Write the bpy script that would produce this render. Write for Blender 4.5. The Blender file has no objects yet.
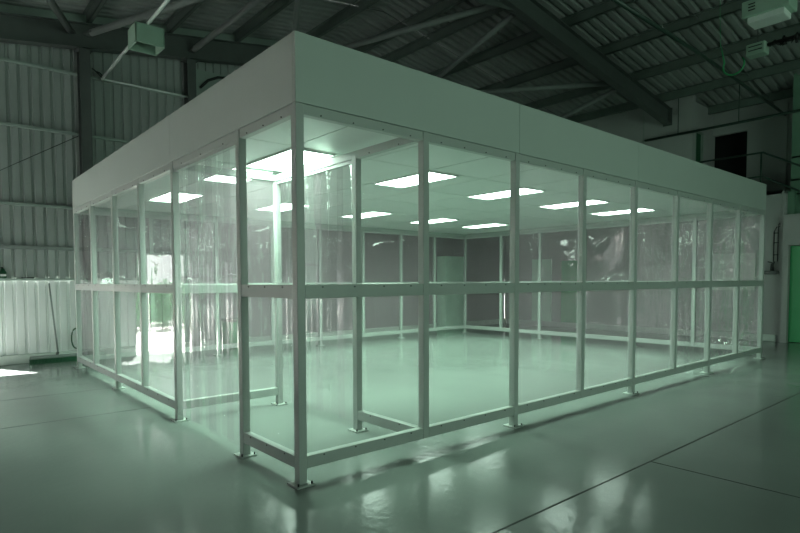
import bpy, bmesh, math, random
from mathutils import Vector, Matrix, noise
random.seed(7)
S = bpy.context.scene
COL = S.collection
PI = math.pi

# ---------------------------------------------------------------- materials
def new_mat(name):
    m = bpy.data.materials.new(name); m.use_nodes = True
    nt = m.node_tree; nt.nodes.clear()
    out = nt.nodes.new('ShaderNodeOutputMaterial')
    return m, nt, out

def pbr(name, col, rough=.5, metal=0, var=.06, scale=4., bump=0., bscale=40., spec=.5, coat=0):
    m, nt, out = new_mat(name)
    b = nt.nodes.new('ShaderNodeBsdfPrincipled')
    tc = nt.nodes.new('ShaderNodeTexCoord')
    n = nt.nodes.new('ShaderNodeTexNoise'); n.inputs['Scale'].default_value = scale
    n.inputs['Detail'].default_value = 5
    nt.links.new(tc.outputs['Object'], n.inputs['Vector'])
    r = nt.nodes.new('ShaderNodeValToRGB')
    r.color_ramp.elements[0].position = .3; r.color_ramp.elements[1].position = .7
    r.color_ramp.elements[0].color = [c*(1-var) for c in col]+[1]
    r.color_ramp.elements[1].color = [min(1, c*(1+var)) for c in col]+[1]
    nt.links.new(n.outputs['Fac'], r.inputs['Fac'])
    nt.links.new(r.outputs['Color'], b.inputs['Base Color'])
    b.inputs['Roughness'].default_value = rough
    b.inputs['Metallic'].default_value = metal
    b.inputs['Specular IOR Level'].default_value = spec
    b.inputs['Coat Weight'].default_value = coat
    if bump:
        n2 = nt.nodes.new('ShaderNodeTexNoise'); n2.inputs['Scale'].default_value = bscale
        nt.links.new(tc.outputs['Object'], n2.inputs['Vector'])
        bp = nt.nodes.new('ShaderNodeBump'); bp.inputs['Strength'].default_value = bump
        bp.inputs['Distance'].default_value = .01
        nt.links.new(n2.outputs['Fac'], bp.inputs['Height'])
        nt.links.new(bp.outputs['Normal'], b.inputs['Normal'])
    nt.links.new(b.outputs['BSDF'], out.inputs['Surface'])
    return m

def film_mat(name, haze=(.64, .49, .57), hf=.16, refl=.05, bs=.3, tint=(.97, .955, .965), sc=(2.2, 2.2, .7)):
    m, nt, out = new_mat(name)
    L = nt.links.new
    tr = nt.nodes.new('ShaderNodeBsdfTransparent'); tr.inputs['Color'].default_value = (*tint, 1)
    gl = nt.nodes.new('ShaderNodeBsdfGlossy'); gl.inputs['Roughness'].default_value = .035
    gl.inputs['Color'].default_value = (1, 1, 1, 1)
    df = nt.nodes.new('ShaderNodeBsdfDiffuse'); df.inputs['Color'].default_value = (*haze, 1)
    tl = nt.nodes.new('ShaderNodeBsdfTranslucent'); tl.inputs['Color'].default_value = (*haze, 1)
    add = nt.nodes.new('ShaderNodeMixShader'); add.inputs[0].default_value = .5
    L(df.outputs[0], add.inputs[1]); L(tl.outputs[0], add.inputs[2])
    tc = nt.nodes.new('ShaderNodeTexCoord')
    mp = nt.nodes.new('ShaderNodeMapping'); mp.inputs['Scale'].default_value = sc
    L(tc.outputs['Object'], mp.inputs['Vector'])
    n = nt.nodes.new('ShaderNodeTexNoise'); n.inputs['Scale'].default_value = 1.6
    n.inputs['Detail'].default_value = 3
    L(mp.outputs[0], n.inputs['Vector'])
    bp = nt.nodes.new('ShaderNodeBump'); bp.inputs['Strength'].default_value = bs
    bp.inputs['Distance'].default_value = .06
    L(n.outputs['Fac'], bp.inputs['Height']); L(bp.outputs[0], gl.inputs['Normal'])
    lw = nt.nodes.new('ShaderNodeLayerWeight'); lw.inputs['Blend'].default_value = .5
    pw = nt.nodes.new('ShaderNodeMath'); pw.operation = 'POWER'; pw.inputs[1].default_value = 4
    L(lw.outputs['Facing'], pw.inputs[0])
    ml = nt.nodes.new('ShaderNodeMath'); ml.operation = 'MULTIPLY_ADD'
    ml.inputs[1].default_value = .75; ml.inputs[2].default_value = refl
    L(pw.outputs[0], ml.inputs[0])
    m1 = nt.nodes.new('ShaderNodeMixShader'); m1.inputs[0].default_value = hf
    L(tr.outputs[0], m1.inputs[1]); L(add.outputs[0], m1.inputs[2])
    m2 = nt.nodes.new('ShaderNodeMixShader')
    L(ml.outputs[0], m2.inputs[0]); L(m1.outputs[0], m2.inputs[1]); L(gl.outputs[0], m2.inputs[2])
    L(m2.outputs[0], out.inputs['Surface'])
    return m

def emit(name, col, s):
    m, nt, out = new_mat(name)
    e = nt.nodes.new('ShaderNodeEmission'); e.inputs['Color'].default_value = (*col, 1)
    e.inputs['Strength'].default_value = s
    nt.links.new(e.outputs[0], out.inputs['Surface'])
    return m

def tinted(name, col):
    m, nt, out = new_mat(name)
    t = nt.nodes.new('ShaderNodeBsdfTransparent'); t.inputs['Color'].default_value = (*col, 1)
    nt.links.new(t.outputs[0], out.inputs['Surface'])
    return m

def floor_mat():
    m, nt, out = new_mat('painted_concrete'); L = nt.links.new
    b = nt.nodes.new('ShaderNodeBsdfPrincipled')
    tc = nt.nodes.new('ShaderNodeTexCoord')
    n = nt.nodes.new('ShaderNodeTexNoise'); n.inputs['Scale'].default_value = .9; n.inputs['Detail'].default_value = 8
    L(tc.outputs['Object'], n.inputs['Vector'])
    r = nt.nodes.new('ShaderNodeValToRGB')
    r.color_ramp.elements[0].position = .3; r.color_ramp.elements[1].position = .72
    r.color_ramp.elements[0].color = (.185, .205, .195, 1); r.color_ramp.elements[1].color = (.212, .238, .224, 1)
    L(n.outputs['Fac'], r.inputs['Fac']); L(r.outputs[0], b.inputs['Base Color'])
    n2 = nt.nodes.new('ShaderNodeTexNoise'); n2.inputs['Scale'].default_value = 2.4; n2.inputs['Detail'].default_value = 6
    L(tc.outputs['Object'], n2.inputs['Vector'])
    mr = nt.nodes.new('ShaderNodeMapRange'); mr.inputs['To Min'].default_value = .09; mr.inputs['To Max'].default_value = .2
    L(n2.outputs['Fac'], mr.inputs['Value']); L(mr.outputs[0], b.inputs['Roughness'])
    n3 = nt.nodes.new('ShaderNodeTexNoise'); n3.inputs['Scale'].default_value = 18; n3.inputs['Detail'].default_value = 4
    L(tc.outputs['Object'], n3.inputs['Vector'])
    bp = nt.nodes.new('ShaderNodeBump'); bp.inputs['Strength'].default_value = .13; bp.inputs['Distance'].default_value = .01
    L(n3.outputs['Fac'], bp.inputs['Height']); L(bp.outputs[0], b.inputs['Normal'])
    b.inputs['Specular IOR Level'].default_value = .24
    L(b.outputs[0], out.inputs['Surface'])
    return m

M = dict(
    floor=floor_mat(),
    joint=pbr('joint_sealant', (.03, .035, .032), .8),
    frame=pbr('powder_coated_steel', (.38, .41, .39), .38, var=.03, spec=.5),
    groove=pbr('gasket', (.10, .12, .11), .6),
    fascia=pbr('fascia_board', (.42, .47, .44), .42, var=.02, scale=1.5),
    ceil=pbr('ceiling_board', (.62, .65, .63), .35, var=.02, scale=1.5, spec=.6),
    screw=pbr('dark_screw', (.03, .03, .03), .4, metal=.6),
    film=film_mat('clear_film'),
    filmw=film_mat('clear_film_wrinkled', bs=1.0, sc=(3.2, 3.2, 2.2), refl=.08, hf=.13),
    flat=film_mat('clear_film_taut', bs=.07, sc=(1.5, 1.5, .8), hf=.13, refl=.07),
    strip=film_mat('clear_strip', bs=.03, hf=.09, refl=.035, sc=(3, 3, .6)),
    clear=film_mat('clear_rigid_sheet', bs=.06, hf=.03, refl=.035, tint=(.975, .98, .975)),
    tinted=tinted('green_fill_tint', (.84, 1., .90)),  # colours the fill light entering through the added front opening
    light=emit('lit_diffuser', (.74, 1., .84), 15.),
    sheet=pbr('grey_cladding', (.38, .41, .395), .5, var=.07, scale=1.2, spec=.3),
    pale_sheet=pbr('pale_cladding', (.84, .87, .85), .5, var=.03, scale=1.5),
    roof=pbr('roof_sheet', (.30, .325, .31), .55, var=.08, scale=1.),
    steel=pbr('dark_grey_steel', (.10, .115, .108), .55, var=.08),
    purlin=pbr('galvanised_purlin', (.13, .165, .145), .5, metal=.0, var=.1),
    tube=pbr('grey_brace_tube', (.24, .27, .255), .5),
    girt=pbr('pale_girt', (.34, .41, .37), .5),
    white=pbr('white_conduit', (.82, .90, .85), .4),
    lampbody=pbr('pale_green_housing', (.38, .55, .44), .45),
    black=pbr('black_rubber', (.012, .014, .013), .5),
    pipe=pbr('dark_green_pipe', (.03, .06, .045), .4),
    wall=pbr('painted_blockwork', (.43, .435, .43), .7, var=.05, scale=1.5, bump=.1),
    mauve=pbr('smooth_grey_lining', (.40, .365, .385), .6, var=.03, scale=1.5),
    wallg=pbr('green_painted_wall', (.16, .30, .21), .6),
    green=pbr('green_paint', (.06, .42, .16), .4),
    greend=pbr('dark_green_plastic', (.01, .085, .035), .45),
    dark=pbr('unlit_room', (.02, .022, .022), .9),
    pale=pbr('pale_green_board', (.60, .86, .70), .5),
    board=pbr('white_board', (.62, .66, .63), .35),
    kerb=pbr('concrete_kerb', (.62, .68, .64), .55, bump=.15),
    leaf=pbr('green_leaf', (.03, .13, .04), .5, var=.45, scale=6.),
    bark=pbr('bark', (.12, .09, .06), .9),
    paving=pbr('outdoor_paving', (.62, .62, .58), .9, bump=.2),
)

# ---------------------------------------------------------------- mesh helpers
class MB:
    def __init__(s): s.bm = bmesh.new()
    def box(s, x0, x1, y0, y1, z0, z1, bev=0, mi=0):
        r = bmesh.ops.create_cube(s.bm, size=1)
        vs = r['verts']
        bmesh.ops.scale(s.bm, vec=(abs(x1-x0), abs(y1-y0), abs(z1-z0)), verts=vs)
        bmesh.ops.translate(s.bm, vec=((x0+x1)/2, (y0+y1)/2, (z0+z1)/2), verts=vs)
        fs = {f for v in vs for f in v.link_faces}
        for f in fs: f.material_index = mi
        if bev:
            es = list({e for v in vs for e in v.link_edges})
            bmesh.ops.bevel(s.bm, geom=es, offset=bev, segments=1, affect='EDGES')
        return s
    def tube(s, pts, r, n=8, cap=True, mi=0):
        pts = [Vector(p) for p in pts]
        rings = []
        for i, p in enumerate(pts):
            if i == 0: t = pts[1]-pts[0]
            elif i == len(pts)-1: t = pts[-1]-pts[-2]
            else: t = (pts[i+1]-pts[i]).normalized()+(pts[i]-pts[i-1]).normalized()
            t.normalize()
            a = Vector((0, 0, 1)) if abs(t.z) < .9 else Vector((1, 0, 0))
            u = t.cross(a).normalized(); v = t.cross(u)
            rr = r[i] if isinstance(r, (list, tuple)) else r
            rings.append([s.bm.verts.new(p+u*rr*math.cos(2*PI*k/n)+v*rr*math.sin(2*PI*k/n)) for k in range(n)])
        for a, b in zip(rings, rings[1:]):
            for k in range(n):
                f = s.bm.faces.new((a[k], a[(k+1) % n], b[(k+1) % n], b[k])); f.smooth = True; f.material_index = mi
        if cap:
            s.bm.faces.new(rings[0][::-1]).material_index = mi; s.bm.faces.new(rings[-1]).material_index = mi
        return s
    def beam(s, a, b, w, h, t=.012, up=(0, 0, 1)):
        """I section between two points (centre line): width w, depth h"""
        a = Vector(a); b = Vector(b); d = (b-a).normalized()
        side = d.cross(Vector(up)).normalized(); u = side.cross(d).normalized()
        for (w0, w1, h0, h1) in ((-w/2, w/2, h/2-t, h/2), (-w/2, w/2, -h/2, -h/2+t), (-t/2, t/2, -h/2+t, h/2-t)):
            vs = [[s.bm.verts.new(p+side*x+u*z) for x, z in ((w0, h0), (w1, h0), (w1, h1), (w0, h1))] for p in (a, b)]
            for k in range(4):
                s.bm.faces.new((vs[0][k], vs[0][(k+1) % 4], vs[1][(k+1) % 4], vs[1][k]))
            s.bm.faces.new(vs[0][::-1]); s.bm.faces.new(vs[1])
        return s
    def quad(s, pts, mi=0):
        f = s.bm.faces.new([s.bm.verts.new(p) for p in pts]); f.material_index = mi; return s
    def build(s, name, mat, parent=None, **kw):
        bmesh.ops.recalc_face_normals(s.bm, faces=s.bm.faces)
        me = bpy.data.meshes.new(name); s.bm.to_mesh(me); s.bm.free()
        for m in (mat if isinstance(mat, (list, tuple)) else [mat]): me.materials.append(m)
        o = bpy.data.objects.new(name, me); COL.objects.link(o)
        if parent:
            o.parent = parent
            me.transform(parent_inv(parent))
        for k, v in kw.items(): o[k] = v
        return o

def world_of(o):
    m = Matrix.LocRotScale(o.location, o.rotation_euler, o.scale)
    return world_of(o.parent) @ m if o.parent else m
def parent_inv(p): return world_of(p).inverted()

def thing(name, label, cat, loc=(0, 0, 0), group=None):
    o = bpy.data.objects.new(name, None); COL.objects.link(o)
    o.empty_display_size = .1
    o.location = loc; o['label'] = label; o['category'] = cat
    if group: o['group'] = group
    return o
def tag(o, label, cat, group=None):
    o['label'] = label; o['category'] = cat
    if group: o['group'] = group
    return o
def struct(mb, name, mat):
    o = mb.build(name, mat); o['kind'] = 'structure'; return o

# ---------------------------------------------------------------- site dimensions
GY = 7.5            # gable wall plane
RX, RXU = 12., 13.2 # ground floor wall / recessed upper wall on the right
LX, FY = -6., -9.
def roofz(x): return 6.42-.148*abs(x-5.2)

# floor: slabs divided by sealed joints
b = MB(); b.box(LX, RXU+.8, FY, GY, -.2, 0)
struct(b, 'floor', M['floor'])
b = MB()
for x in (-2.3, 2.2, 6.7, 11.2): b.box(x-.006, x+.006, FY, -1.186, -.002, .0012)
b.box(LX, RXU, -1.186, -1.174, -.002, .0012)
b.box(LX, 0, 4.3-.004, 4.3+.004, -.002, .001)
b.box(LX, 0, 2.9-.004, 2.9+.004, -.002, .001)
struct(b, 'trim_1', M['joint'])

# ---- corrugated gable wall (built profile) with openings
def corrugated(x0, x1, z0, z1f, y, pitch=.155, depth=.03, holes=()):
    """vertical ribs along x; z1f(x) gives the top. holes: (xa, xb, ztop) cut from the floor up"""
    b = MB(); bm = b.bm
    xs = []
    k = math.floor(x0/pitch)
    while k*pitch < x1:
        for f, d in ((0, 0), (.62, 0), (.70, 1), (.92, 1)):
            x = (k+f)*pitch
            if x0 <= x <= x1: xs.append((x, d))
        k += 1
    xs = [(x0, xs[0][1])]+xs+[(x1, xs[-1][1])]
    for (xa, da), (xb, db) in zip(xs, xs[1:]):
        if xb-xa < 1e-5: continue
        xm = (xa+xb)/2; zb = z0
        for h in holes:
            if h[0] <= xm <= h[1]: zb = max(zb, h[2])
        za, zz = z1f(xa), z1f(xb)
        if zb >= min(za, zz): continue
        b.quad([(xa, y+depth*da, zb), (xb, y+depth*db, zb), (xb, y+depth*db, zz), (xa, y+depth*da, za)])
    return b
OPEN = [(-2.0, -1.19, 1.78)]
b = corrugated(LX, RXU+.8, 1.37, lambda x: roofz(x)-.32, GY, holes=OPEN)
b.box(-8, -7.99, GY+.2, GY+.21, 0, .01)
bmesh.ops.delete(b.bm, geom=[v for v in b.bm.verts if v.co.x < -7], context='VERTS')
bmesh.ops.remove_doubles(b.bm, verts=b.bm.verts, dist=1e-5)
struct(b, 'wall_back', M['sheet'])
b = corrugated(LX, 1.45, .14, lambda x: 1.355, GY+.005, holes=OPEN)
bmesh.ops.remove_doubles(b.bm, verts=b.bm.verts, dist=1e-5)
struct(b, 'trim_2', M['pale_sheet'])  # paler base colour on the lower left sheets
b = corrugated(1.45, 2.36, .14, lambda x: 1.37, GY)
bmesh.ops.remove_doubles(b.bm, verts=b.bm.verts, dist=1e-5)
struct(b, 'trim_43', M['sheet'])
b = MB(); b.box(2.36, RX, GY-.005, GY+.05, .0, 4.4); struct(b, 'wall_back_lined', M['mauve'])
b = MB()
for xa, xb in ((LX, 5.2), (5.2, RXU+.8)):
    for y in (GY-.012, GY+.05): b.quad([(xa, y, roofz(xa)-.34), (xb, y, roofz(xb)-.34), (xb, y, roofz(xb)+.16), (xa, y, roofz(xa)+.16)])
struct(b, 'trim_40', M['girt'])
b = MB(); b.box(2.34, 3.9, GY-.07, GY-.005, 4.86, 5.36); struct(b, 'trim_41', M['girt'])
# concrete kerb, ledge and girts of that wall, broken at the openings
b = MB()
for xa, xb in ((-1.14, RX-.02), (LX, -2.05)): b.box(xa, xb, GY-.09, GY+.05, 0, .145, .008)
struct(b, 'baseboard_back', M['kerb'])
b = MB()
for xa, xb in ((-1.14, RX-.02), (LX, -2.05)): b.box(xa, min(xb, 2.35), GY-.05, GY-.001, 1.335, 1.375, .004)
for z in (2.56, 3.80, 4.80): b.box(LX, 2.35, GY-.06, GY-.001, z-.022, z+.022, .004)
struct(b, 'trim_3', M['girt'])
b = MB(); b.box(LX, 2.35, GY-.06, GY-.001, 1.80+.04, 1.88+.02, .004); b.box(-.62, -.6, GY-.065, GY-.06, 1.835, 1.905)
o = struct(b, 'trim_4', M['tube'])
b = MB()   # reveal round the lit doorway and the off-side opening
for xa, xb, zt in OPEN:
    b.box(xa-.05, xa, GY-.03, GY+.12, 0, zt); b.box(xb, xb+.05, GY-.03, GY+.12, 0, zt)
    b.box(xa-.05, xb+.05, GY-.03, GY+.12, zt, zt+.05)
struct(b, 'trim_5', M['girt'])

# ---- right side: ground floor block, landing, recessed upper wall
b = MB(); b.box(RX, RXU+.8, .52, GY-.01, 0, 3.12)
b.box(RX-.02, RX+.0, .55, .58, 0, 3.10)
struct(b, 'wall_right', M['wall'])
b = MB(); b.box(RX-.06, RX-.0, .62, GY-.15, 0, .14, .006)
struct(b, 'baseboard_right', M['kerb'])
# lintel wall with the green door
b = MB(); b.box(11.86, 12.1, .42, .52, 0, 2.55); b.box(11.86, 12.1, -1.6, .42, 1.98, 2.55); b.box(11.86, 12.1, -3., -1.6, 0, 2.55)
b.box(11.84, 12.12, -3., .52, 2.55, 2.6)
struct(b, 'wall_lintel', M['wall'])
b = MB(); b.box(12.0, 12.06, -.58, .42, 0.01, 1.97, .003)
for y in (.40, .0, -.3, -.56): b.box(11.985, 12.0, y-.012, y+.012, .02, 1.95)
d = struct(b, 'door_1', M['green'])
b = MB(); b.box(11.95, 11.985, -.50, -.47, .95, 1.12, .004); b.build('door_handle', M['black'], d)
b = MB(); b.box(12.0, 12.06, -1.6, -.58, 0.01, 1.97, .003); struct(b, 'door_2', M['green'])
b = MB(); b.box(12.3, 12.34, -3, .52, 2.6, 6.); b.box(12.12, 12.34, .40, .52, 0, 3.1)
struct(b, 'wall_stair', M['wallg'])
# upper wall of x = RXU with door opening and slot window
b = MB()
Y0, Y1 = 1.59, 2.30          # dark doorway
ZT = 4.75; UT = 5.36; RY = 2.30
b.box(RXU, RXU+.12, .40, Y0, 3.12, UT); b.box(RXU, RXU+.12, Y0, Y1, ZT, UT)
b.box(RXU-.05, RXU+.02, .82, .90, 3.12, 5.2)
b.box(RX, RX+.12, RY, GY-.01, 3.12, UT+.14)                 # blockwork over the ground floor front
W0, W1 = 12.14, 12.60        # slot window in the return wall
b.box(RX+.12, RXU+.12, RY, RY+.12, ZT-.02, UT); b.box(W1, RXU+.12, RY, RY+.12, 3.12, ZT-.02); b.box(RX+.12, W0, RY, RY+.12, 3.12, ZT-.02); b.box(W0, W1, RY, RY+.12, 3.12, 3.6)
struct(b, 'wall_upper', M['wall'])
b = MB(); b.box(RX-.006, RX, 3.40, 3.412, 3.2, UT); b.box(RX-.006, RX, 4.6, 4.612, 3.2, UT); struct(b, 'trim_42', M['girt'])
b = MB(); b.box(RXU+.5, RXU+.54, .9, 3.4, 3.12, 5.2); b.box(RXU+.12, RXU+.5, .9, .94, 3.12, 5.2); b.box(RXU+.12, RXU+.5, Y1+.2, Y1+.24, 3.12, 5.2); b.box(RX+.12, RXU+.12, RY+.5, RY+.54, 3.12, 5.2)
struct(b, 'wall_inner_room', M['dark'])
b = MB(); f_ = .035
b.box(W0, W0+f_, RY-.01, RY+.10, 3.6, ZT-.02); b.box(W1-f_, W1, RY-.01, RY+.10, 3.6, ZT-.02)
b.box(W0, W1, RY-.01, RY+.10, ZT-.02-f_, ZT-.02); b.box(W0, W1, RY-.01, RY+.10, 3.6, 3.6+f_)
w = struct(b, 'window_1', M['girt'])
b = MB(); b.box(W0+f_, W1-f_, RY+.04, RY+.05, 3.6+f_, ZT-.02-f_); b.build('pane', M['greend'], w)
b = MB(); b.box(RX, RXU+.14, .52, .86, 3.05, 3.125)
struct(b, 'floor_landing', M['steel'])

# ---- left and front walls (behind the viewer), each with an unseen opening added for fill daylight
b = MB(); b.box(LX-.15, LX, FY, -4.5, 0, 4.9); b.box(LX-.15, LX, 7.1, GY, 0, 4.95); b.box(LX-.15, LX, -4.5, 2.8, 0, 4.95); b.box(LX-.15, LX, 2.8, 7.1, 1.65, 4.95)
struct(b, 'wall_left', M['sheet'])
b = MB(); b.box(LX, .3, FY-.15, FY, 0, 6.6); b.box(6.3, RXU+.8, FY-.15, FY, 0, 6.6); b.box(.3, 6.3, FY-.15, FY, 4.4, 6.6)
struct(b, 'wall_front', M['sheet'])
b = MB(); b.box(12.34, RXU+.8, FY, .3, 0, 5.4); b.box(RXU+.75, RXU+.85, .3, GY, 0, 5.5); struct(b, 'wall_far_right', M['wallg'])

# ---- roof: corrugated sheets falling from the ridge, ribs run down the slope
b = MB(); bm = b.bm
prof = []; k = 0; p = .18
while FY+k*p < GY+.2:
    for f, d in ((0, 0), (.5, 0), (.62, 1), (.88, 1)): prof.append((FY+(k+f)*p, d*.045))
    k += 1
for (xa, xb) in ((LX-.3, 5.2), (5.2, RXU+1.)):
    va = [bm.verts.new((xa, y, roofz(xa)+h+.1)) for y, h in prof]
    vb = [bm.verts.new((xb, y, roofz(xb)+h+.1)) for y, h in prof]
    for i in range(len(prof)-1): bm.faces.new((va[i], va[i+1], vb[i+1], vb[i]))
struct(b, 'ceiling', M['roof'])
# purlins under the sheets (lipped channels)
PUR = [-4.9, -3.55, -2.2, -.85, .5, 1.85, 3.2, 4.6, 5.8, 6.35+.1, 7.65, 8.95, 10.3, 11.6, 12.85]
for i, x in enumerate(PUR):
    z = roofz(x)+.09
    y1 = GY-.1
    b = MB(); b.box(x-.006, x+.006, FY, y1, z-.17, z); b.box(x-.006, x+.06, FY, y1, z-.17, z-.158); b.box(x-.06, x+.006, FY, y1, z-.012, z)
    b.box(x+.05, x+.06, FY, y1, z-.17, z-.14)
    struct(b, 'trim_%d' % (6+i), M['purlin'])
# sag rods/lap lines crossing the purlins
for j, (ya) in enumerate((5.2, 1.1)):
    b = MB()
    b.tube([(LX, ya, roofz(LX)), (5.2, ya, roofz(5.2)), (RXU, ya, roofz(RXU))], .008, 6)
    struct(b, 'trim_%d' % (30+j), M['steel'])

# ---- steel frames
def rafter(y, label, w=.16, h=.36, col=True):
    t = thing('steel_rafter', label, 'roof beam', (5.2, y, 5.))
    for sx, xe in ((-1, LX+.1), (1, 12.0)):
        b = MB(); b.beam((5.2, y, roofz(5.2)-.11-h/2), (xe, y, roofz(xe)-.11-h/2), w, h, .014)
        b.build('beam', M['steel'], t)
    b = MB(); b.box(5.18, 5.22, y-.1, y+.1, roofz(5.2)-.62, roofz(5.2)-.12)
    b.quad([(5.2, y-.007, roofz(5.2)-.75), (4.2, y-.007, roofz(4.2)-.45), (6.2, y-.007, roofz(6.2)-.45)])
    b.build('apex_plate', M['steel'], t)
    b = MB(); b.box(11.98, 12.02, y-.1, y+.1, roofz(12)-.50, roofz(12)-.1); b.build('end_plate', M['steel'], t)
    return t
rafter(GY-.17, 'dark steel beam along the top of the corrugated end wall, carrying the tube braces', h=.40)
rafter(2.85, 'dark steel roof beam crossing above the glazed room, ending at the pale upper wall')
rafter(-1.8, 'dark steel roof beam overhead nearest the viewer', h=.36)
for x, lab in ((.42, 'dark grey steel column left of the glazed room, against the corrugated wall'),
               (2.24, 'dark grey steel column behind the left fascia under the second brace joint')):
    t = thing('steel_column', lab, 'column', (x, GY-.17, 0))
    zt = roofz(x)-.56
    b = MB(); b.beam((x, GY-.17, 0), (x, GY-.17, zt), .16, .2, .014, up=(0, 1, 0)); b.build('shaft', M['steel'], t)
    b = MB(); b.box(x-.13, x+.13, GY-.29, GY-.095, 0, .02); b.build('base_plate', M['steel'], t)
    b = MB(); b.box(x-.12, x+.12, GY-.28, GY-.06, zt, zt+.02); b.build('cap_plate', M['steel'], t)

def brace(a, c, label, r=.055):
    t = thing('roof_brace', label, 'brace', a)
    b = MB(); b.tube([a, c], r, 12); b.build('tube', M['tube'], t)
    d = (Vector(c)-Vector(a)).normalized()
    for q, s in ((Vector(a), 1), (Vector(c), -1)):
        b = MB(); b.beam(q-d*s*.12, q+d*s*.06, .12, .03, .012); b.build('end_bracket', M['steel'], t)
zb = GY-.30
brace((.20, zb, 5.40), (-1.6, 3.1, 5.15), 'grey tube brace rising left from the top of the leftmost column')
brace((.52, zb, 5.44), (2.9, 3.1, 5.80), 'long grey tube brace running right from the top of the leftmost column')
brace((2.28, zb, 5.62), (2.62, 3.1, 5.82), 'grey tube brace rising from the top of the second column')
brace((4.4, zb, 5.98), (2.1, 3.1, 5.75), 'dark tube brace leaning beside the near top corner of the fascia')
brace((4.8, zb, 6.08), (6.0, 3.1, 6.0), 'dark diagonal tube brace running up to the left of the roof beam apex')
brace((7.8, zb, 5.78), (6.4, 3.1, 5.95), 'dark tube brace crossing the purlins behind the middle of the fascia')
brace((7.6, zb, 5.80), (9.8, 3.1, 5.50), 'dark tube brace lying nearly level below the roof beam')
brace((11.6, zb, 5.22), (10.1, 3.1, 5.44), 'short dark tube brace low behind the fascia near the pale upper wall')

# ---------------------------------------------------------------- the clean room
H, HT = 2.40, 2.828
XS = [0, 1.16, 2.28, 3.385, 4.475, 5.58, 6.675, 7.76, 8.875]
YS = [0, .777, 2.128, 3.13, 4.167, 5.256, 6.28]
YR = [0, 1.0, 2.05, 3.08, 4.13, 5.18, 6.28]
XE, YE = 8.875, 6.34
room = thing('cleanroom_enclosure', 'large glazed clean room with pale green frame and deep fascia standing on the warehouse floor', 'clean room')
def screw(parent, p, ax):
    b = MB(); q = Vector(p); d = Vector(ax)*.006
    b.tube([q-d*.3, q+d], 0.0048, 8); return b.build('screw', M['screw'], parent)
def post(x, y, foot, nm='post', z1=H):
    """60 mm square post with lower corner (x, y)"""
    z0 = 0.012 if foot else .105
    b = MB(); b.box(x, x+.06, y, y+.06, z0, z1, .003)
    o = b.build(nm, M['frame'], room)
    if foot:
        b = MB(); b.box(x-.035, x+.095, y-.035, y+.095, 0, .012, .002)
        b.build('foot_plate', M['frame'], o)
        if foot == 2:
            for dx, dy in ((-.02, -.02), (.08, .08), (.08, -.02)):
                b = MB(); b.tube([(x+dx, y+dy, .01), (x+dx, y+dy, .03)], .006, 6); b.build('anchor_bolt', M['screw'], o)
    return o
def rail(nm, x0, x1, y0, y1, z0, z1, face=None, scr=0):
    b = MB(); b.box(x0, x1, y0, y1, z0, z1, .003)
    o = b.build(nm, M['frame'], room)
    for k in range(scr):
        t = (k+.5)/scr
        for z in ((z0+z1)/2+.028,) if nm != 'top_rail' else (z0+.012,):
            if face == 'f': screw(o, (x0+(x1-x0)*t, y0, z), (0, -1, 0))
            else: screw(o, (x0, y0+(y1-y0)*t, z), (-1, 0, 0))
    return o
def pane(axis, c, a0, a1, z0, z1, mat, amp=.006, nm='clear_panel', seed=0, label=None):
    """clear sheet; axis 'x' -> plane y=c spanning x; axis 'y' -> plane x=c spanning y"""
    b = MB(); bm = b.bm; nu, nv = 14, 16
    g = []
    for j in range(nv+1):
        row = []
        for i in range(nu+1):
            u = a0+(a1-a0)*i/nu; z = z0+(z1-z0)*j/nv
            e = min(i, nu-i, j, nv-j)/2.; e = min(1, e)
            w = amp*e*noise.noise(Vector((u*1.7+seed*3.1, z*1.1, seed*7.7)))*2
            row.append(bm.verts.new((u, c+w, z) if axis == 'x' else (c+w, u, z)))
        g.append(row)
    for j in range(nv):
        for i in range(nu):
            f = bm.faces.new((g[j][i], g[j][i+1], g[j+1][i+1], g[j+1][i])); f.smooth = True
    o = b.build(nm, mat, room)
    if label: o['label'] = label
    return o
Z = dict(b=(.105, .185), m=(1.190, 1.278), t=(2.335, 2.40))
ZP = ((.185, 1.190), (1.278, 2.335))
sd = 0
# front wall (y = 0)
for k, x in enumerate(XS):
    px = 0 if k == 0 else x-.06
    post(px, 0, (2 if k in (0, 2, 4) else 1) if k % 2 == 0 else 0, 'post' if k % 2 == 0 else 'mullion')
for k in range(8):
    xa = XS[k] if k else .06; xb = XS[k+1]-.06
    for nm, key, off in (('bottom_rail', 'b', .002), ('middle_rail', 'm', .002), ('top_rail', 't', .006)):
        rail(nm, xa, xb, off, .058, *Z[key], face='f', scr=4 if k < 4 else 2)
    for j, (za, zc) in enumerate(ZP):
        sd += 1
        wr = k in (5, 6, 7)
        pane('x', .035, xa, xb, za, zc, M['filmw'] if wr else (M['clear'] if k == 0 or (k == 1) else M['film']), .03 if wr else .006, seed=sd)
# left wall (x = 0)
for k, y in enumerate(YS[1:], 1):
    post(0, y, {1: 2, 2: 2, 4: 1, 6: 1}.get(k, 0), 'post' if k in (1, 2, 4, 6) else 'mullion')
for k in range(6):
    ya = YS[k]+.06; yb = YS[k+1]
    door = k == 1
    for nm, key, off in (('bottom_rail', 'b', .002), ('middle_rail', 'm', .002), ('top_rail', 't', .006)):
        if door and key != 't': continue
        rail(nm, off, .058, ya, yb, *Z[key], face='l', scr=3)
    if not door:
        for za, zc in ZP:
            sd += 1
            pane('y', .035, ya, yb, za, zc, M['clear'] if k == 0 else M['flat'], .004 if k == 0 else .006, seed=sd)
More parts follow.
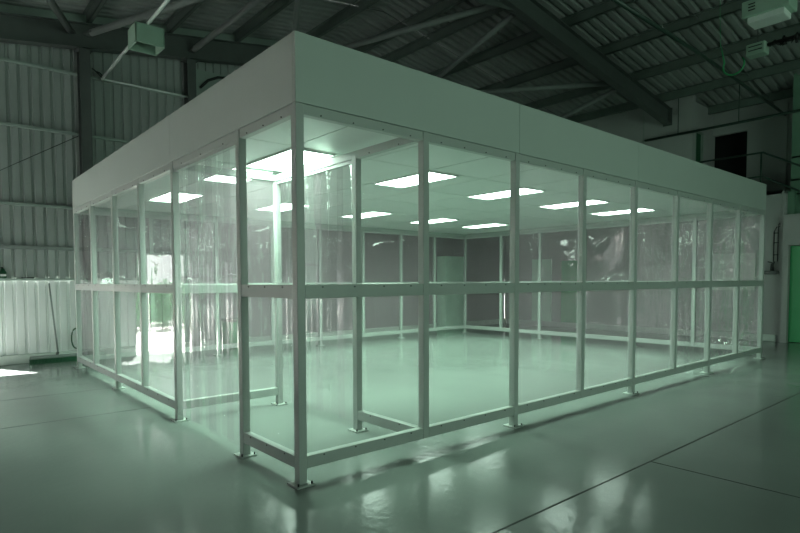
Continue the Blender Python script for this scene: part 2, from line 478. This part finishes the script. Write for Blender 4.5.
# back wall (y = YE) and right wall (x = XE)
for k in range(1, 9):
    post(XS[k]-.06, YE-.06, 1 if k % 2 == 0 else 0, 'post' if k % 2 == 0 else 'mullion')
for k in range(8):
    xa = XS[k] if k else .06; xb = XS[k+1]-.06
    for nm, key in (('bottom_rail', 'b'), ('middle_rail', 'm'), ('top_rail', 't')):
        rail(nm, xa, xb, YE-.058, YE-.002, *Z[key])
    for za, zc in ZP:
        sd += 1; pane('x', YE-.03, xa, xb, za, zc, M['filmw'] if k % 3 == 1 else M['film'], .03, seed=sd)
for k in range(1, 6):
    post(XE-.06, YR[k], 1 if k % 2 == 0 else 0, 'post' if k % 2 == 0 else 'mullion')
for k in range(6):
    ya = YR[k]+.06; yb = YR[k+1]
    for nm, key in (('bottom_rail', 'b'), ('middle_rail', 'm'), ('top_rail', 't')):
        rail(nm, XE-.058, XE-.002, ya, yb, *Z[key])
    for za, zc in ZP:
        sd += 1; pane('y', XE-.03, ya, yb, za, zc, M['filmw'] if k in (0, 1, 4) else M['film'], .03, seed=sd)
# entrance lobby inside the near corner
post(1.07, 2.128, 2); post(1.07, .777, 2)
for key, nm in (('b', 'bottom_rail'), ('m', 'middle_rail'), ('t', 'top_rail')):
    rail(nm, .06, 1.07, 2.130, 2.186, *Z[key])
    rail(nm, 1.072, 1.128, .06, .777, *Z[key], face='l', scr=2)
rail('top_rail', 1.072, 1.128, .837, 2.128, *Z['t'])
for za, zc in ZP:
    sd += 1; pane('x', 2.16, .06, 1.07, za, zc, M['film'], .008, seed=sd)
    sd += 1; pane('y', 1.10, .06, .777, za, zc, M['clear'], .003, seed=sd)
# fascia
def fasc(x0, x1, y0, y1):
    b = MB(); b.box(x0, x1, y0, y1, H+.002, HT, .002); b.build('fascia_panel', M['fascia'], room)
for xa, xb in ((0, 2.27), (2.274, 4.466), (4.470, XE)): fasc(xa, xb, 0, .03)
for ya, yb in ((.0305, 2.180), (2.184, YE)): fasc(0, .03, ya, yb)
fasc(.0305, XE, YE-.03, YE); fasc(XE-.03, XE, .0305, YE-.0305)
b = MB(); b.box(.03, XE-.03, .03, YE-.03, HT-.05, HT-.01); b.build('top_deck', M['fascia'], room)
# ceiling boards: grid with dark seams
LXS = [.70, 2.36, 4.02, 5.68, 7.20]
xb_ = [.032, .70, 1.53, 2.36, 3.19, 4.02, 4.85, 5.68, 6.44, 7.20, 8.0, XE-.032]
yb_ = [.032, 1.16, 2.12, 3.08, 4.06, 5.02, YE-.032]
for i in range(len(xb_)-1):
    for j in range(len(yb_)-1):
        b = MB(); b.box(xb_[i]+.007, xb_[i+1]-.007, yb_[j]+.007, yb_[j+1]-.007, H+.054, H+.07)
        b.build('ceiling_panel', M['ceil'], room)
b = MB(); b.box(.031, XE-.031, .031, YE-.031, H+.071, H+.08); b.build('ceiling_backing', M['groove'], room)

# ---- luminaires
def luminaire(x, y0, y1, label, w=.45):
    t = thing('ceiling_light', label, 'ceiling light', (x+w/2, (y0+y1)/2, H+.05), 'lit panels in the clean room ceiling')
    b = MB(); e = .012
    b.box(x, x+e, y0, y1, H+.036, H+.053); b.box(x+w-e, x+w, y0, y1, H+.036, H+.053)
    b.box(x+e, x+w-e, y0, y0+e, H+.036, H+.053); b.box(x+e, x+w-e, y1-e, y1, H+.036, H+.053)
    b.build('trim_ring', M['ceil'], t)
    b = MB(); b.box(x+e, x+w-e, y0+e, y1-e, H+.042, H+.052); b.build('diffuser', M['light'], t)
ordn = ['first', 'second', 'third', 'fourth', 'fifth']
for k, x in enumerate(LXS):
    luminaire(x, 1.18, 2.10, ['brightest rectangular lit ceiling panel, directly over the entrance lobby corner',
        'rectangular lit ceiling panel just right of the lobby door, in the near row',
        'rectangular lit ceiling panel in the near row, third along from the near corner',
        'rectangular lit ceiling panel in the near row, fourth along from the near corner',
        'rectangular lit ceiling panel farthest right in the near row'][k])
    luminaire(x-.02, 4.10, 5.0, ['small-looking lit ceiling panel in the back row nearest the left wall',
        'lit ceiling panel in the back row seen behind the bright lobby post',
        'lit ceiling panel in the back row, third from the left wall',
        'lit ceiling panel in the back row, fourth from the left wall',
        'lit ceiling panel in the back row nearest the right end'][k])
luminaire(.66, 2.22, 3.05, 'lit ceiling panel just behind the lobby, seen through the strip curtain')

# ---- strip curtains
def strips(axis, c, a0, a1, n, label, seed, z1=2.335, zb=.06):
    t = thing('strip_curtain', label, 'strip curtain', (c, (a0+a1)/2, z1) if axis == 'y' else ((a0+a1)/2, c, z1))
    rnd = random.Random(seed); w = (a1-a0)/n*1.22
    for i in range(n):
        u0 = a0+(a1-a0-w)*i/(n-1); b = MB(); bm = b.bm
        off = .008 if i % 2 else -.008
        zz = zb+rnd.uniform(-.015, .02); ph = rnd.uniform(0, 6); bend = rnd.uniform(.004, .009)*(1 if i % 2 else -1)
        nu, nv = 14, 20; g = []
        for j in range(nv+1):
            s = j/nv; z = z1-(z1-zz)*s
            row = []
            for q in range(nu+1):
                v = q/nu; lat = .006*s*math.sin(2.2*s+ph)
                d = off+bend*2.*abs(2*v-1)**5+.005*s*math.sin(2.6*s*PI+ph)+(.003*s*math.sin(5*v+ph))*.4
                p = u0+w*v+lat
                row.append(bm.verts.new((p, c+d, z) if axis == 'x' else (c+d, p, z)))
            g.append(row)
        for j in range(nv):
            for q in range(nu):
                f = bm.faces.new((g[j][q], g[j][q+1], g[j+1][q+1], g[j+1][q])); f.smooth = True
        b.build('vinyl_strip', M['strip'], t)
    b = MB()
    if axis == 'y': b.box(c-.02, c+.02, a0, a1, z1-.03, z1-.001)
    else: b.box(a0, a1, c-.02, c+.02, z1-.03, z1-.001)
    b.build('hanging_rail', M['frame'], t)
    return t
strips('y', .03, .85, 2.12, 7, 'clear vinyl strip curtain hanging in the outer doorway of the left wall', 3)
strips('y', 1.10, .85, 2.12, 7, 'clear vinyl strip curtain hanging in the inner lobby doorway', 8)

# ---------------------------------------------------------------- overhead services
def path_obj(name, pts, r, mat, label, cat, n=8):
    b = MB(); b.tube(pts, r, n); o = b.build(name, mat); return tag(o, label, cat)
path_obj('white_conduit', [(.72, 3.3, 4.87), (.72, 7.40, 4.79)], .024, M['white'], 'pale straight conduit bar carrying the box lamp, running out from the end wall', 'conduit')
path_obj('white_conduit', [(.75, 7.40, 4.79), (2.6, 7.40, 4.79)], .016, M['white'], 'thin pale conduit running level along the corrugated wall to the second column', 'conduit')
t = thing('box_lamp', 'square pale green box lamp hung on the conduit at upper left', 'lamp', (.75, 5.1, 4.6))
x0, x1, y0, y1, z0, z1 = .54, .93, 4.9, 5.26, 4.55, 4.79
b = MB(); b.box(x0, x1, y0, y0+.02, z0, z1); b.box(x0, x1, y1-.02, y1, z0, z1); b.box(x0, x0+.02, y0, y1, z0, z1); b.box(x1-.02, x1, y0, y1, z0, z1)
b.box(x0, x1, y0, y1, z1, z1+.015); b.build('housing', M['lampbody'], t)
b = MB(); b.box(x0+.02, x1-.02, y0+.02, y1-.02, z0+.14, z0+.15); b.build('lens', M['steel'], t)
b = MB(); b.box(.69, .75, 4.98, 5.18, z1+.015, z1+.02); b.build('hanger_clip', M['steel'], t)
b = MB()
pts = [(.62+.1*math.sin(a*1.3), 7.38-.03*a, 4.84+.05*math.cos(a*2)) for a in [i*.4 for i in range(9)]]
b.tube(pts, .011, 6); tag(b.build('cable_tangle', M['black']), 'short tangle of black cable at the corner of the pale conduits', 'cable')
path_obj('black_cable', [(2.45, 7.36, 5.0), (2.6, 7.34, 5.16), (2.8, 7.33, 5.26), (3.1, 7.33, 5.31), (3.5, 7.33, 5.33), (4.2, 7.33, 5.35)], .025, M['black'], 'thick black cable drooping along the beam above the left fascia', 'cable')
b = MB(); b.tube([(-1.6, 7.42, 2.55), (.34, 7.42, 3.77)], .007, 6)
tag(b.build('brace_wire', M['steel']), 'thin diagonal brace wire on the corrugated wall left of the column', 'wire')
# overhead pipe runs at right
path_obj('overhead_pipe', [(4.6, .7, 4.9), (8., .7, 4.9), (13.08, .84, 4.9)], .028, M['pipe'], 'long dark pipe running diagonally down the upper right under the roof', 'pipe')
t = thing('sprinkler_pipe', 'dark level pipe hung on rods in front of the pale upper wall', 'pipe', (12, 1, 4.66))
b = MB(); b.tube([(11.95, 3.35, 4.66), (11.95, -2, 4.66)], .03, 8); b.build('pipe', M['pipe'], t)
for y in (2.6, 1.38): b = MB(); b.tube([(11.95, y, 4.66), (11.95, y, roofz(12)+.08)], .009, 6); b.build('hanger_rod', M['pipe'], t)
path_obj('overhead_pipe', [(12.2, .30, 4.78), (12.25, -1.6, 4.60)], .028, M['pipe'], 'short dark pipe slanting off at the far right beside the stair wall', 'pipe')
# unit heater
t = thing('unit_heater', 'long pale green ceiling unit with slots at the top right corner', 'heater', (7.2, -.6, 4.8))
b = MB(); b.box(7.05, 7.40, -.70, -.16, 4.86, 5.08, .01); b.build('casing', M['lampbody'], t)
b = MB(); b.box(7.08, 7.38, -.64, -.22, 4.78, 4.86, .008); b.build('lower_tray', M['white'], t)
for z in (4.94, 4.98, 5.02): b = MB(); b.box(7.043, 7.05, -.32, -.24, z-.006, z+.006); b.build('slot', M['black'], t)
for y in (-.3, -.58): b = MB(); b.tube([(7.2, y, 5.08), (7.2, y, roofz(7.2)+.05)], .006, 6); b.build('hanger_rod', M['steel'], t)
t = thing('junction_box', 'small pale box hung beside the black cable run at upper right', 'box', (8.5, .05, 4.8))
b = MB(); b.box(8.42, 8.62, -.06, .20, 4.80, 4.98, .012); b.build('casing', M['lampbody'], t)
for z in (4.87, 4.93): b = MB(); b.box(8.41, 8.42, -.02, .16, z-.006, z+.006); b.build('slot', M['black'], t)
b = MB(); b.tube([(8.52, .07, 4.98), (8.52, .07, roofz(8.52)+.05)], .006, 6); b.build('hanger_rod', M['steel'], t)
b = MB(); b.tube([(8.5, -.07, 4.92), (8.5, -.5, 4.93), (8.5, -2.5, 4.93)], .03, 8)
rnd = random.Random(4)
for k in range(7):
    c = Vector((8.48, -.12-.06*k, 4.91))
    pts = [c+Vector((rnd.uniform(-.05, .05), rnd.uniform(-.05, .05), rnd.uniform(-.07, .07))) for _ in range(4)]
    b.tube(pts, .018, 6)
tag(b.build('black_cable', M['black']), 'bunched black cable leaving the small box toward the right edge', 'cable')
b = MB(); pts = [(8.6, .42+.15*math.cos(a), 4.78+.15*math.sin(a)) for a in [PI*.8+i*PI*1.35/20 for i in range(21)]]+[(8.6, .62, 5.2), (8.6, .64, 6.0)]
b.tube(pts, [.014]*21+[.004, .004], 8); tag(b.build('cable_loop', M['green']), 'thin green loop of cable hanging under the roof at upper right', 'cable')

# landing handrail
t = thing('landing_handrail', 'dark tubular handrail round the upper landing at right', 'handrail', (12.05, .95, 3.12))
for z in (3.96, 3.46):
    b = MB(); b.tube([(12.05, 2.27, z), (12.05, .95, z), (12.05, -1.4, z-1.42)], .02, 8); b.build('rail', M['pipe'], t)
for y in (.98, 2.2):
    b = MB(); b.tube([(12.05, y, 3.12), (12.05, y, 3.96)], .018, 8); b.build('baluster', M['pipe'], t)
t = thing('stair_handrail', 'dark green stair rails at the right edge below the landing', 'handrail', (12.2, .3, 2.6))
for z in (3.80, 3.34, 3.05): b = MB(); b.tube([(12.25, .50, z), (12.2, -1.2, z+.0)], .018, 8); b.build('rail', M['pipe'], t)

# things on the right wall
t = thing('wall_shelf', 'small grey shelf on the pilaster right of the glazed room', 'shelf', (11.9, .72, 1.4))
b = MB(); b.box(11.84, 12.0, .60, .86, 1.40, 1.47, .004); b.build('shelf_box', M['steel'], t)
b = MB(); b.tube([(11.92, .70, 1.47), (11.92, .70, 1.60), (11.92, .66, 1.66)], [.035, .03, .012], 8); b.tube([(11.92, .70, 1.64), (11.92, .78, 1.66)], .012, 6)
tag(b.build('pump_bottle', M['black']), 'small black pump bottle on the shelf at right', 'bottle')
t = thing('wall_cable_rail', 'pair of thin black cables with clips running up the pilaster above the shelf', 'cable', (11.98, .7, 1.6))
for y, h in ((.70, 2.28), (.63, 2.34)):
    b = MB(); b.tube([(11.985, y, 1.66), (11.985, y, h), (11.985, (y+.62)/2, h+.09), (11.985, .60, h+.10)], .009, 6); b.build('cable', M['black'], t)
for z in (1.8, 2.05, 2.25): b = MB(); b.box(11.975, 12.0, .62, .71, z-.008, z+.008); b.build('clip', M['black'], t)
b = MB(); b.box(RX-.03, RX-.002, 1.02, 1.98, 1.06, 1.86, .004)
tag(b.build('wall_board', M['board']), 'pale rectangular board on the right wall seen through the end panels', 'board')
b = MB(); b.box(RX-.05, RX-.002, 5.08, 5.56, .0, 1.83, .004)
tag(b.build('green_panel', M['green']), 'bright green upright panel on the wall behind the clean room', 'panel')
b = MB(); b.box(RX-.05, RX-.002, 5.88, 6.50, .0, 1.9, .004)
tag(b.build('pale_panel', M['pale']), 'pale green upright panel beside the bright green one behind the clean room', 'panel')
b = MB(); b.box(8.95, 9.75, GY-.40, GY-.1, 0, 1.95, .006)
c_ = b.build('storage_cabinet', M['pale']); tag(c_, 'pale green cabinet behind the back corner of the clean room', 'cabinet')
t = thing('waste_bin', 'dark green bin behind the back wall, seen through the strip curtain', 'bin', (3.0, GY-.35, 0))
b = MB(); b.box(2.82, 3.18, GY-.45, GY-.12, .0, .52, .015); b.build('body', M['green'], t)
b = MB(); b.box(2.80, 3.20, GY-.47, GY-.10, .52, .57, .01); b.build('lid', M['greend'], t)

# things by the left wall
t = thing('floor_broom', 'wide green floor broom leaning on the corrugated wall by the left corner', 'broom', (-.12, GY-.25, 0))
b = MB(); b.tube([(-.17, GY-.065, 1.29), (-.10, GY-.26, .14)], .013, 8); b.build('handle', M['tube'], t)
b = MB(); b.box(-.50, .28, GY-.31, GY-.22, .075, .125, .01); b.build('head', M['tube'], t)
b = MB()
for i in range(40):
    x = -.495+.77*i/39; b.box(x-.008, x+.008, GY-.315, GY-.215, .0, .078)
b.build('bristles', M['greend'], t)
b = MB(); b.tube([(-.12, GY-.265, .10), (-.10, GY-.26, .17)], .022, 8); b.build('socket', M['steel'], t)
b = MB(); b.tube([(.14+.0*a, GY-.08-.03*math.sin(a), .42+.19*math.cos(a)) if 0 else (.20+.07*math.sin(a), GY-.12, .36+.17*math.cos(a)) for a in [i*2*PI/20 for i in range(21)]], .012, 6)
tag(b.build('hose_coil', M['greend']), 'thin dark green hose loop on the wall right of the broom', 'hose')
t = thing('spray_bottle', 'small green spray bottle with pale label on the wall ledge at the left edge', 'bottle', (-.80, GY-.06, 1.376))
b = MB(); b.tube([(-.80, GY-.026, 1.376), (-.80, GY-.026, 1.47), (-.80, GY-.026, 1.50), (-.80, GY-.026, 1.53)], [.05, .05, .03, .018], 12); b.build('bottle_body', M['greend'], t)
b = MB(); b.box(-.84, -.76, GY-.079, GY-.0765, 1.405, 1.44); b.build('bottle_label', M['board'], t)
b = MB(); b.box(-.83, -.79, GY-.04, GY-.01, 1.53, 1.55, .004); b.build('trigger', M['black'], t)
b = MB(); b.box(-.55, -.37, GY-.048, GY-.008, 1.376, 1.392, .004)
tag(b.build('flat_tool', M['black']), 'flat black tool lying on the wall ledge above the broom', 'tool')

# ---------------------------------------------------------------- outdoors through the doorway
b = MB(); b.box(-30, 40, GY+.12, 60, -.25, -.05); b.box(-2.05, -1.14, GY, GY+.12, -.1, -.001)
struct(b, 'ground_outside', M['paving'])
def bush(x, y, h, w, label, seed):
    t = thing('bush', label, 'bush', (x, y, -.05), 'bushes outside the doorway')
    rnd = random.Random(seed)
    b = MB()
    for k in range(4): b.tube([(x+rnd.uniform(-.1, .1), y, -.05), (x+rnd.uniform(-.4, .4)*w, y+rnd.uniform(-.3, .3), h*.7)], [.03, .01], 6)
    b.build('stem', M['bark'], t)
    b = MB(); bm = b.bm
    for k in range(1500):
        d = Vector((rnd.gauss(0, 1), rnd.gauss(0, 1), rnd.gauss(0, 1))).normalized()*(rnd.random()**.4)
        c = Vector((x+d.x*w*.5, y+d.y*w*.4, h*.52+d.z*h*.5))
        u = Vector((rnd.gauss(0, 1), rnd.gauss(0, 1), rnd.gauss(0, 1))).normalized(); v = u.orthogonal().normalized()
        s = rnd.uniform(.04, .09)
        bm.faces.new([bm.verts.new(c+q) for q in (u*s, v*s*.5, -u*s, -v*s*.5)])
    b.build('foliage', M['leaf'], t)
bush(-2.35, 11.6, 2.3, .75, 'tall narrow green bush outside the open door, reflected in the glazing', 1)
bush(-3.2, 13.2, 1.0, 1.3, 'low green bush outside the open door', 2)
bush(-4.4, 15.0, 1.5, 1.4, 'rounded green bush farthest left outside the open door', 4)
b = MB(); b.tube([(-3.3, 16, -.05), (-3.2, 16, 1.1), (-2.95, 16, 2.9)], [.05, .04, .02], 6); b.tube([(-3.2, 16, 1.1), (-3.7, 16.1, 1.9), (-4.3, 16.1, 2.0)], [.03, .02, .01], 6)
tag(b.build('sapling', M['bark']), 'thin bare forked sapling outside the open door', 'sapling')

# ---------------------------------------------------------------- light
w = bpy.data.worlds.new('sky'); S.world = w; w.use_nodes = True
bg = w.node_tree.nodes['Background']; bg.inputs['Color'].default_value = (.95, 1., .97, 1); bg.inputs['Strength'].default_value = 3.
sl = bpy.data.lights.new('sun', 'SUN'); sl.energy = 90; sl.angle = .01; sl.color = (1, .99, .95)
so = bpy.data.objects.new('sun', sl); COL.objects.link(so)
so.rotation_euler = Vector((.73, -1.37, -1.75)).to_track_quat('-Z', 'Y').to_euler()
def area(name, loc, aim, sx, sy, e, col=(.86, 1, .92), spread=PI):
    l = bpy.data.lights.new(name, 'AREA'); l.shape = 'RECTANGLE'; l.size = sx; l.size_y = sy; l.energy = e; l.color = col; l.spread = spread
    o = bpy.data.objects.new(name, l); COL.objects.link(o); o.location = loc
    o.rotation_euler = (Vector(aim)-Vector(loc)).to_track_quat('-Z', 'Y').to_euler()
    return o
for nm, loc, aim, sx, sy in (('front_fill_portal', (3.3, FY-.1, 2.2), (3.3, 0, 2.2), 6., 4.4), ('left_fill_portal', (LX-.1, 4.95, .82), (0, 4.95, .82), 4.3, 1.65), ('gable_doorway_daylight', (-1.595, GY+.1, .9), (-1.595, 0, .9), .8, 1.76)):  # front and left portals serve the added fill openings
    a_ = area(nm, loc, aim, sx, sy, 1.)
    a_.data.cycles.is_portal = True
b = MB(); b.box(.3, 6.3, FY-.08, FY-.07, 0, 4.4); g_ = struct(b, 'added_window', M['tinted'])  # unseen pane added to turn the front fill light green
b = MB()
for x in (.3, 1.8, 3.3, 4.8, 6.3): b.box(x-.03, x+.03, FY-.1, FY-.04, 0, 4.4)
b.box(.3, 6.3, FY-.1, FY-.04, 1.67, 1.73); b.build('added_window_frame', M['frame'], g_)

# each luminaire throws its light downward
for o in [o for o in S.objects if o.name.startswith('ceiling_light')]:
    p = o.location
    area('luminaire_light', (p.x, p.y, H+.040), (p.x, p.y+1e-4, 0), .42, .9, 38., (.62, 1, .75), math.radians(125))
# ---------------------------------------------------------------- camera (solved from the photograph)
cam = bpy.data.cameras.new('camera'); co = bpy.data.objects.new('camera', cam); COL.objects.link(co)
yaw, pitch, roll = math.radians(38.902), math.radians(-2.525), math.radians(-.297)
F = Vector((math.sin(yaw)*math.cos(pitch), math.cos(yaw)*math.cos(pitch), math.sin(pitch)))
R = Vector((math.cos(yaw), -math.sin(yaw), 0)); U = R.cross(F)
U = -F.cross(R) if U.z < 0 and False else R.cross(F)
c, s = math.cos(roll), math.sin(roll)
R2 = c*R+s*U; U2 = -s*R+c*U
m = Matrix((R2, U2, -F)).transposed().to_4x4(); m.translation = (-1.825, -2.943, 1.297)
co.matrix_world = m
cam.sensor_width = 36; cam.lens = 552.66/800*36
cam.shift_x = 33.63/800; cam.shift_y = 39.16/800
cam.clip_start = .05
S.camera = co
S.cycles.max_bounces = 10; S.cycles.transparent_max_bounces = 28; S.cycles.diffuse_bounces = 4
S.cycles.caustics_reflective = True
S.cycles.sample_clamp_indirect = 12
S.cycles.use_denoising = True
S.view_settings.view_transform = 'Standard'; S.view_settings.look = 'None'
S.view_settings.gamma = 1; S.view_settings.exposure = 0; S.view_settings.use_curve_mapping = False
